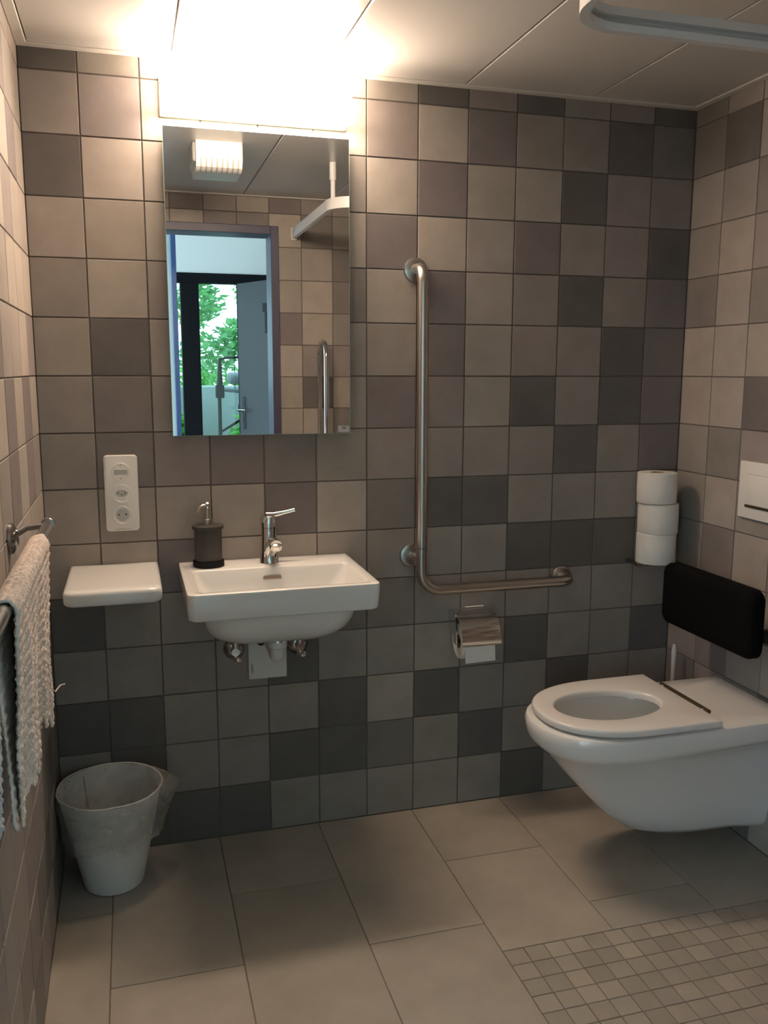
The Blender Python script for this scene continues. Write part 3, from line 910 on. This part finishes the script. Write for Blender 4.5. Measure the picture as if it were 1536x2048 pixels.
# ------------------------------------------------------------------ toilet
TY = -.432
to = thing('toilet', (XR, TY, .08), 'white wall-hung toilet with open seat on the right wall', 'toilet')
def dring(xf, xb, hw, z, hwb=None, L=.24, n=30, cy=TY, p=2.3):
    """plan outline of a pan: rounded front towards -x, straight sides to the back"""
    hwb = hw if hwb is None else hwb
    L = min(L, xb - xf - .01)
    out = []
    ns, nb = 7, 12
    for k in range(ns):
        q = k / ns
        out.append((xb + (xf + L - xb) * q, cy - (hwb + (hw - hwb) * (3 * q * q - 2 * q ** 3)), z))
    for k in range(n + 1):
        t = -PI / 2 - PI * k / n
        ct, st = math.cos(t), math.sin(t)
        x = xf + L + L * (abs(ct) ** (2 / p)) * (-1 if ct < 0 else 1)
        y = cy + hw * (abs(st) ** (2 / p)) * (1 if st > 0 else -1)
        out.append((x, y, z))
    for k in range(ns):
        q = (k + 1) / ns
        out.append((xf + L + (xb - xf - L) * q, cy + (hw + (hwb - hw) * (3 * q * q - 2 * q ** 3)), z))
    for k in range(1, nb):
        out.append((xb, cy + hwb - 2 * hwb * k / nb, z))
    return out
xb = XR - .001
rings = [dring(.76, xb, .025, .0790, .055, .2, p=2), dring(.715, xb, .048, .0795, .070, .22, p=2), dring(.685, xb, .062, .084, .079, .24, p=2), dring(.635, xb, .077, .104, .088, .25, p=2), dring(.568, xb, .093, .155, .096, .26, p=2),
         dring(.503, xb, .110, .224, .104, .26, p=2), dring(.440, xb, .132, .294, .110, .26, p=2.05), dring(.408, xb, .149, .330, .115, p=2.1), dring(.384, xb, .162, .355, .124, p=2.2), dring(.371, xb, .1690, .368, .135), dring(.361, xb, .175, .377, .153), dring(.353, xb, .1800, .385, .168), dring(.348, xb, .1830, .396, .1745),
         dring(.344, xb, .1855, .418, .1775), dring(.3435, xb, .1855, .434, .1775), dring(.347, xb, .1825, .4415, .175), dring(.354, xb, .176, .4445, .170)]
pan = MB().loft(rings, True, False)
top = rings[-1]
hc = (.575, TY)
def hole(a, b, z, dx=0):
    out = []
    for (x, y, _) in top:
        t = math.atan2((y - hc[1]) / .185, (x - hc[0]) / (.235 if x < hc[0] else .40))
        out.append((hc[0] + dx + a * math.cos(t), hc[1] + b * math.sin(t), z))
    return out
hr = [hole(.184, .136, .4445), hole(.180, .133, .4435), hole(.177, .131, .438), hole(.174, .129, .41), hole(.160, .117, .35), hole(.125, .09, .28, .015), hole(.085, .06, .225, .035), hole(.05, .035, .20, .05)]
pan.loft([top] + hr, False, True)
part('pan', pan, 'ceramic', to, sharp=40)
# seat ring
SX0, SX1, SHW = .362, .798, .1868
def sring(ins, z):
    r = dring(SX0 + ins, SX1 - ins, SHW - ins, z, SHW - ins, .25, p=2.25)
    return r
so_ = [sring(.008, .4505), sring(.0025, .4512), sring(.0, .4540), sring(0, .4650), sring(.0012, .4685), sring(.0035, .4705), sring(.0075, .4714)]
sc = (.571, TY)
tp = so_[-1]
def shole(a, b, z, dx=0):
    out = []
    for (x, y, _) in tp:
        t = math.atan2((y - sc[1]) / .18, (x - sc[0]) / .215)
        ct, st = math.cos(t), math.sin(t)
        out.append((sc[0] + dx + a * ct, sc[1] + b * st * (1 - .06 * ct), z))
    return out
si = [shole(.163, .1110, .4714), shole(.158, .1065, .4704), shole(.1545, .1032, .4670), shole(.1525, .1015, .461), shole(.152, .101, .4525), shole(.156, .105, .4505)]
part('seat', MB().loft(so_ + si + [so_[0]], False, False), 'seat', to, sharp=50)
part('hinge_bar', MB().tube([(.8075, -.325, .4660), (.8075, -.548, .4660)], .0066, 14), 'bronze', to, 'dark metal hinge rod')
for y in (-.342, -.528):
    part('hinge_block', MB().box(.800, .813, y - .006, y + .006, .4445, .4690, .002, 1), 'seat', to)

# ------------------------------------------------------------------ backrest
br = thing('back_cushion', (XR, -.43, .70), 'black padded back cushion mounted above the toilet', 'cushion')
def xr(cy_, cz, hy_, hz, r, x, bow=0.0):
    return [(x + bow * (1 - ((p[0] - cy_) / hy_) ** 2), p[0], p[1]) for p in rrect(cy_, cz, hy_, hz, r, 0)]
yc, zc_, hyb, hzb = -.409, .7125, .203, .093
rg = [xr(yc, zc_, hyb - .006, hzb - .006, .026, .915, .012), xr(yc, zc_, hyb, hzb, .030, .908, .012), xr(yc, zc_, hyb, hzb, .030, .884, .012), xr(yc, zc_, hyb - .003, hzb - .003, .029, .876, .012), xr(yc, zc_, hyb - .009, hzb - .009, .026, .871, .012), xr(yc, zc_, hyb - .03, hzb - .03, .02, .868, .012)]
part('pad', MB().loft(rg), 'blackpad', br, sharp=50)
part('bracket', MB().box(.918, XR - .002, -.62, -.59, .665, .70, .003, 1).box(.918, XR - .002, -.25, -.22, .665, .70, .003, 1).box(.912, .922, -.62, -.22, .668, .697, .002, 1), 'black', br)
part('knob', MB().lathe([(.008, 0), (.010, .003), (.009, .012)], (.93, -.618, .650), (0, -1, 0), 16), 'black', br)

# ------------------------------------------------------------------ toilet brush
tb = thing('toilet_brush', (1.0, -.105, .06), 'white toilet brush standing in the corner behind the toilet', 'toilet brush')
part('handle', MB().lathe([(.006, .29), (.0066, .36), (.0083, .42), (.0085, .428), (.0060, .436), (.0062, .443), (.004, .447)], (1.0, -.105, .055), n=12), 'plastic', tb)
part('cup', MB().lathe([(.033, 0), (.037, .005), (.040, .20), (.040, .21), (.037, .21)], (1.0, -.105, .06), n=28), 'plastic', tb)
part('lid', MB().lathe([(.041, .21), (.041, .218), (.012, .235), (.006, .29)], (1.0, -.105, .06), n=28), 'plastic', tb)
part('wall_clip', MB().box(.985, 1.015, -.068, -.001, .16, .20, .003, 1), 'dullchrome', tb)

# ------------------------------------------------------------------ towel rail and knitted towels
RXX, RZZ = -.822, 1.073
tw = thing('towel_rail', (XL, -.66, 1.06), 'chrome towel rail on the left wall carrying the knitted towels', 'towel rail')
part('flange', MB().lathe([(.030, 0), (.030, .006), (.024, .012), (.012, .016)], (XL + .0005, -.69, 1.055), (1, 0, 0)), 'dullchrome', tw)
part('flange', MB().lathe([(.030, 0), (.030, .006), (.024, .012), (.012, .016)], (XL + .0005, -1.72, 1.055), (1, 0, 0)), 'dullchrome', tw)
part('arm', MB().tube([(XL + .01, -.69, 1.062), (XL + .03, -.675, 1.072), (RXX, -.66, RZZ)], [.007, .006, .006], 12), 'dullchrome', tw)
part('arm', MB().tube([(XL + .01, -1.72, 1.062), (XL + .03, -1.725, 1.072), (RXX, -1.73, RZZ)], [.007, .006, .006], 12), 'dullchrome', tw)
part('rod', MB().tube([(RXX, -.648, RZZ), (RXX, -1.745, RZZ)], .0105, 18), 'dullchrome', tw)
part('end_cap', MB().lathe([(.0125, 0), (.0135, .002), (.0135, .010), (.011, .013)], (RXX, -.654, RZZ), (0, 1, 0)), 'dullchrome', tw)
part('end_cap', MB().lathe([(.0125, 0), (.0135, .002), (.0135, .010), (.011, .013)], (RXX, -1.74, RZZ), (0, -1, 0)), 'dullchrome', tw)

def towel(name, label, y0, y1, zf, zb, m, seed, nu=220, rag=.03, rx=RXX, rz=RZZ):
    """a cloth folded over the rod: room-side flap down to zf, wall-side flap down to zb; knit rows as relief"""
    r = random.Random(seed)
    R0 = .0135
    prof = []
    nf = 140
    fl, bl = rz - zf, rz - zb
    for k in range(nf):                      # front flap, bottom -> top
        s = k / nf
        prof.append((rx + .006 + (R0 - .004) * s, zf + fl * s, 1 - s, 'f'))
    for k in range(17):
        a = PI * k / 16
        prof.append((rx + R0 * math.cos(a) + .002 * math.cos(a), rz + R0 * math.sin(a), 0, 't'))
    nb_ = int(nf * bl / fl)
    for k in range(1, nb_ + 1):
        s = k / nb_
        prof.append((rx - R0 - .002, rz - bl * s, s, 'b'))
    ph = [r.uniform(0, 6.28) for _ in range(8)]
    vs, fs = [], []
    nv = len(prof)
    for i in range(nu + 1):
        u = i / nu
        y = y0 + (y1 - y0) * u
        rg_ = .5 * math.sin(u * 17 + ph[0]) + .35 * math.sin(u * 41 + ph[1]) + .25 * math.sin(u * 83 + ph[2])
        for j, (x, z, d, sd_) in enumerate(prof):
            fold = d * (.005 * math.sin(u * 13 + ph[3] + d * 1.2) + .003 * math.sin(u * 29 + ph[4]))
            kn = .0016 * math.cos(i * PI / 2.0 + (PI / 2 if (j // 4) % 2 else 0)) * abs(math.sin(j * PI / 4)) + .0008 * math.sin(j * PI / 4) + r.uniform(-.0005, .0005)
            if sd_ == 'f':
                px_ = x + fold + kn
                py = y + d * .012 * math.sin(z * 40 + ph[5]) * (1 if 0 < i < nu else 1.6) + r.uniform(-.0012, .0012)
                pz = z + d * d * rg_ * rag + r.uniform(-.0008, .0008)
            elif sd_ == 'b':
                px_ = x + fold * .35 + kn + d * .013
                py = y + min(1, d * 1.7) * (.085 if y0 > -1.3 else 0) * (1 - u) ** 3 + d * .010 * math.sin(z * 30 + ph[6])
                pz = z + d * d * rg_ * rag * .7
            else:
                px_, py, pz = x + kn, y + r.uniform(-.001, .001), z + kn
            px_ = max(px_, XL + .006)
            vs.append((px_, py, pz))
    for i in range(nu):
        for j in range(nv - 1):
            a = i * nv + j
            fs.append((a, a + 1, a + nv + 1, a + nv))
    mb = MB().add(vs, fs, True)
    o = part(name, mb, m, at=(rx, (y0 + y1) / 2, rz), sharp=180)
    sol = o.modifiers.new('thickness', 'SOLIDIFY')
    sol.thickness = .004
    sol.offset = 0
    return o
tw1 = towel('knitted_towel', '', -.845, -1.305, .795, .79, 'yarn', 3)
tag(tw1, 'cream knitted towel draped over the chrome towel rail', 'towel')
th_ = MB().tube([(RXX + .012, -.838, .796), (RXX + .020, -.822, .802), (RXX + .027, -.808, .799)], [.0014, .001, .0006], 6)
part('loose_thread', th_, 'yarn', tw1)
tw2 = towel('knitted_towel', '', -1.49, -1.70, .89, .89, 'yarn_grey', 5, nu=90, rag=.012)
tag(tw2, 'grey knitted towel at the left picture edge, nearest the door', 'towel')
tw2.location.x += 0
# ------------------------------------------------------------------ waste bin with liner
bc = (-.7515, -.150)
bn = thing('waste_bin', (bc[0], bc[1], 0), 'white plastic waste bucket with clear liner in the left corner', 'waste bin')
H = .272
def br_(z):
    return .077 + (.134 - .077) * (z / H)
part('bucket', MB().lathe([(.06, .0005), (br_(0) - .003, .0005), (br_(.004), .004), (br_(.14), .14), (br_(H - .004), H - .004), (br_(H) + .003, H - .002), (br_(H) + .003, H + .002), (br_(H) - .001, H + .002), (br_(H) - .003, H - .004), (br_(.01) - .003, .006), (.001, .006)], (*bc, 0), n=56), 'bin', bn)
part('crease', MB().tube([(bc[0] - .072, bc[1] + .092, H - .004), (bc[0] - .065, bc[1] + .086, .20), (bc[0] - .058, bc[1] + .076, .12)], .0012, 6), 'card', bn)
r9 = random.Random(9)
def bagring(f, z, amp, ph, spike=0):
    out = []
    n = 96
    for k in range(n):
        t = 2 * PI * k / n
        w = 1 + amp * (math.sin(7 * t + ph) * .5 + math.sin(13 * t + 2 * ph) * .35 + math.sin(23 * t + ph * 3) * .3)
        rr = f * w
        # the flap that stands out to the right
        g = math.exp(-((((t - .25 + PI) % (2 * PI)) - PI) / .42) ** 2)
        x = bc[0] + (rr + spike * g) * math.cos(t)
        y = bc[1] + (rr + spike * g) * math.sin(t)
        x = max(x, XL + .004)
        y = min(y, -.004)
        out.append((x, y, z + amp * .12 * math.sin(5 * t + ph)))
    return out
bag = [bagring(.072, .05, .02, 1.1), bagring(br_(.14) - .007, .14, .02, 2.1), bagring(br_(.22) - .006, .22, .015, 2.1), bagring(br_(H) - .005, H + .001, .008, 2.3), bagring(br_(H) + .001, H + .0055, .006, 2.3),
       bagring(br_(H) + .005, H + .003, .008, 2.3, .018), bagring(br_(H) + .006, H - .02, .015, 2.8, .045), bagring(br_(.20) + .010, .20, .025, 3.3, .034), bagring(br_(.165) + .014, .16, .04, 3.6, .018), bagring(br_(.145) + .020, .140, .06, 4.0, .010)]
part('liner', MB().loft(bag, True, False), 'film', bn, 'clear plastic bin liner folded over rim', sharp=180)
part('rolled_rim', MB().tube(bagring(br_(H) + .0015, H + .0045, .008, 2.3) + [bagring(br_(H) + .0015, H + .0045, .008, 2.3)[0]], .0020, 8, False), 'plastic', bn)

# ------------------------------------------------------------------ shower curtain rail
cr = thing('curtain_rail', (.13, -.95, 2.0), 'white bent shower curtain rail hanging below the ceiling', 'curtain rail')
rx0, ry0, rb = .114, -.934, .10
cpth = [(rx0, YF + .002), (rx0, ry0 - rb)] + [(rx0 + rb - rb * math.cos(a), ry0 - rb + rb * math.sin(a)) for a in [PI / 2 * k / 12 for k in range(1, 13)]] + [(.6, ry0), (XR - .003, ry0)]
# profile: (offset to the inner side, z); slot on the inner face
hw_ = .009
pr = [(-hw_, 1.980), (hw_, 1.980), (hw_, 1.993), (hw_ - .0160, 1.993), (hw_ - .0160, 2.006), (hw_, 2.006), (hw_, 2.021), (-hw_, 2.021)]
rs = []
for i, p in enumerate(cpth):
    a = Vector(cpth[max(i - 1, 0)])
    b = Vector(cpth[min(i + 1, len(cpth) - 1)])
    t = (b - a).normalized()
    nrm = Vector((t.y, -t.x))      # to the inner (right) side
    rs.append([(p[0] + nrm.x * o_, p[1] + nrm.y * o_, z) for o_, z in pr])
part('track', MB().loft(rs, True, True, True), 'rail', cr, sharp=30)
part('wall_flange', MB().box(rx0 - .014, rx0 + .014, YF + .0005, YF + .012, 1.972, 2.028, .002, 1), 'rail', cr)
part('wall_flange', MB().box(XR - .012, XR - .0005, ry0 - .014, ry0 + .014, 1.972, 2.028, .002, 1), 'rail', cr)
hg = (rx0 + .018, -1.035)
hgr = part('hanger', MB().tube([(hg[0], hg[1], 2.018), (hg[0], hg[1], 2.10)], .0095, 16), 'rail', cr)
part('hanger_sleeve', MB().tube([(hg[0], hg[1], 2.095), (hg[0], hg[1], 2.1605)], .0135, 16), 'rail', hgr)

# ------------------------------------------------------------------ ceiling ventilator (seen in the mirror)
fn = thing('ventilator', (-.325, -.87, ZC), 'white slotted ventilator box on the ceiling, seen in the mirror', 'ventilator')
fx0, fx1 = -.400, -.240
pf = [(-.835, ZC), (-.835, 2.105), (-.838, 2.090), (-.845, 2.075), (-.857, 2.069), (-.872, 2.065), (-.89, 2.064), (-1.02, 2.064), (-1.035, 2.068), (-1.04, 2.08), (-1.04, ZC)]
part('casing', MB().loft([[(x, y, z) for y, z in pf] for x in (fx0, fx1)], True, True), 'plastic', fn)
part('painted_side_shade', MB().box(fx0 - .010, fx1 + .006, -1.05, -.860, 2.095, ZC, .004, 1), 'plastic_grey', fn)  # grey sheet whose colour stands in for the shade beside the casing
for k in range(8):
    x = fx0 + .014 + k * .0185
    sl = MB()
    o1 = [(y - .0 + .0008 if i < 3 else y, z - .0009) for i, (y, z) in enumerate(pf)]
    pts_ = [(-.8344, 2.104), (-.8374, 2.0896), (-.8445, 2.0742), (-.8566, 2.0682), (-.8718, 2.0641), (-.885, 2.0636)]
    va = [(x, y, z) for y, z in pts_] + [(x + .0055, y, z) for y, z in pts_]
    n6 = len(pts_)
    sl.add(va, [(i, i + 1, n6 + i + 1, n6 + i) for i in range(n6 - 1)])
    part('slot', sl, 'plastic_line', fn)

# ------------------------------------------------------------------ folding grab rail (seen in the mirror)
fg = thing('folding_rail', (.22, YF, .75), 'steel fold-up support rail on the front wall, seen in the mirror', 'grab rail')
ya, yb_ = -1.60, -1.755
part('tube', MB().tube([(.225, ya, .76), (.225, ya, 1.425)] + arc((.225, (ya + yb_) / 2, 1.425), .0775, 0, PI, (0, 1, 0), (0, 0, 1), 12)[1:] + [(.225, yb_, .76)], .0125, 18), 'chrome', fg)
part('wall_plate', MB().box(.175, .275, YF + .0005, YF + .014, .62, .86, .003, 1), 'steel', fg)
part('hinge', MB().box(.20, .25, YF + .012, -1.63, .70, .79, .006, 2), 'steel', fg)
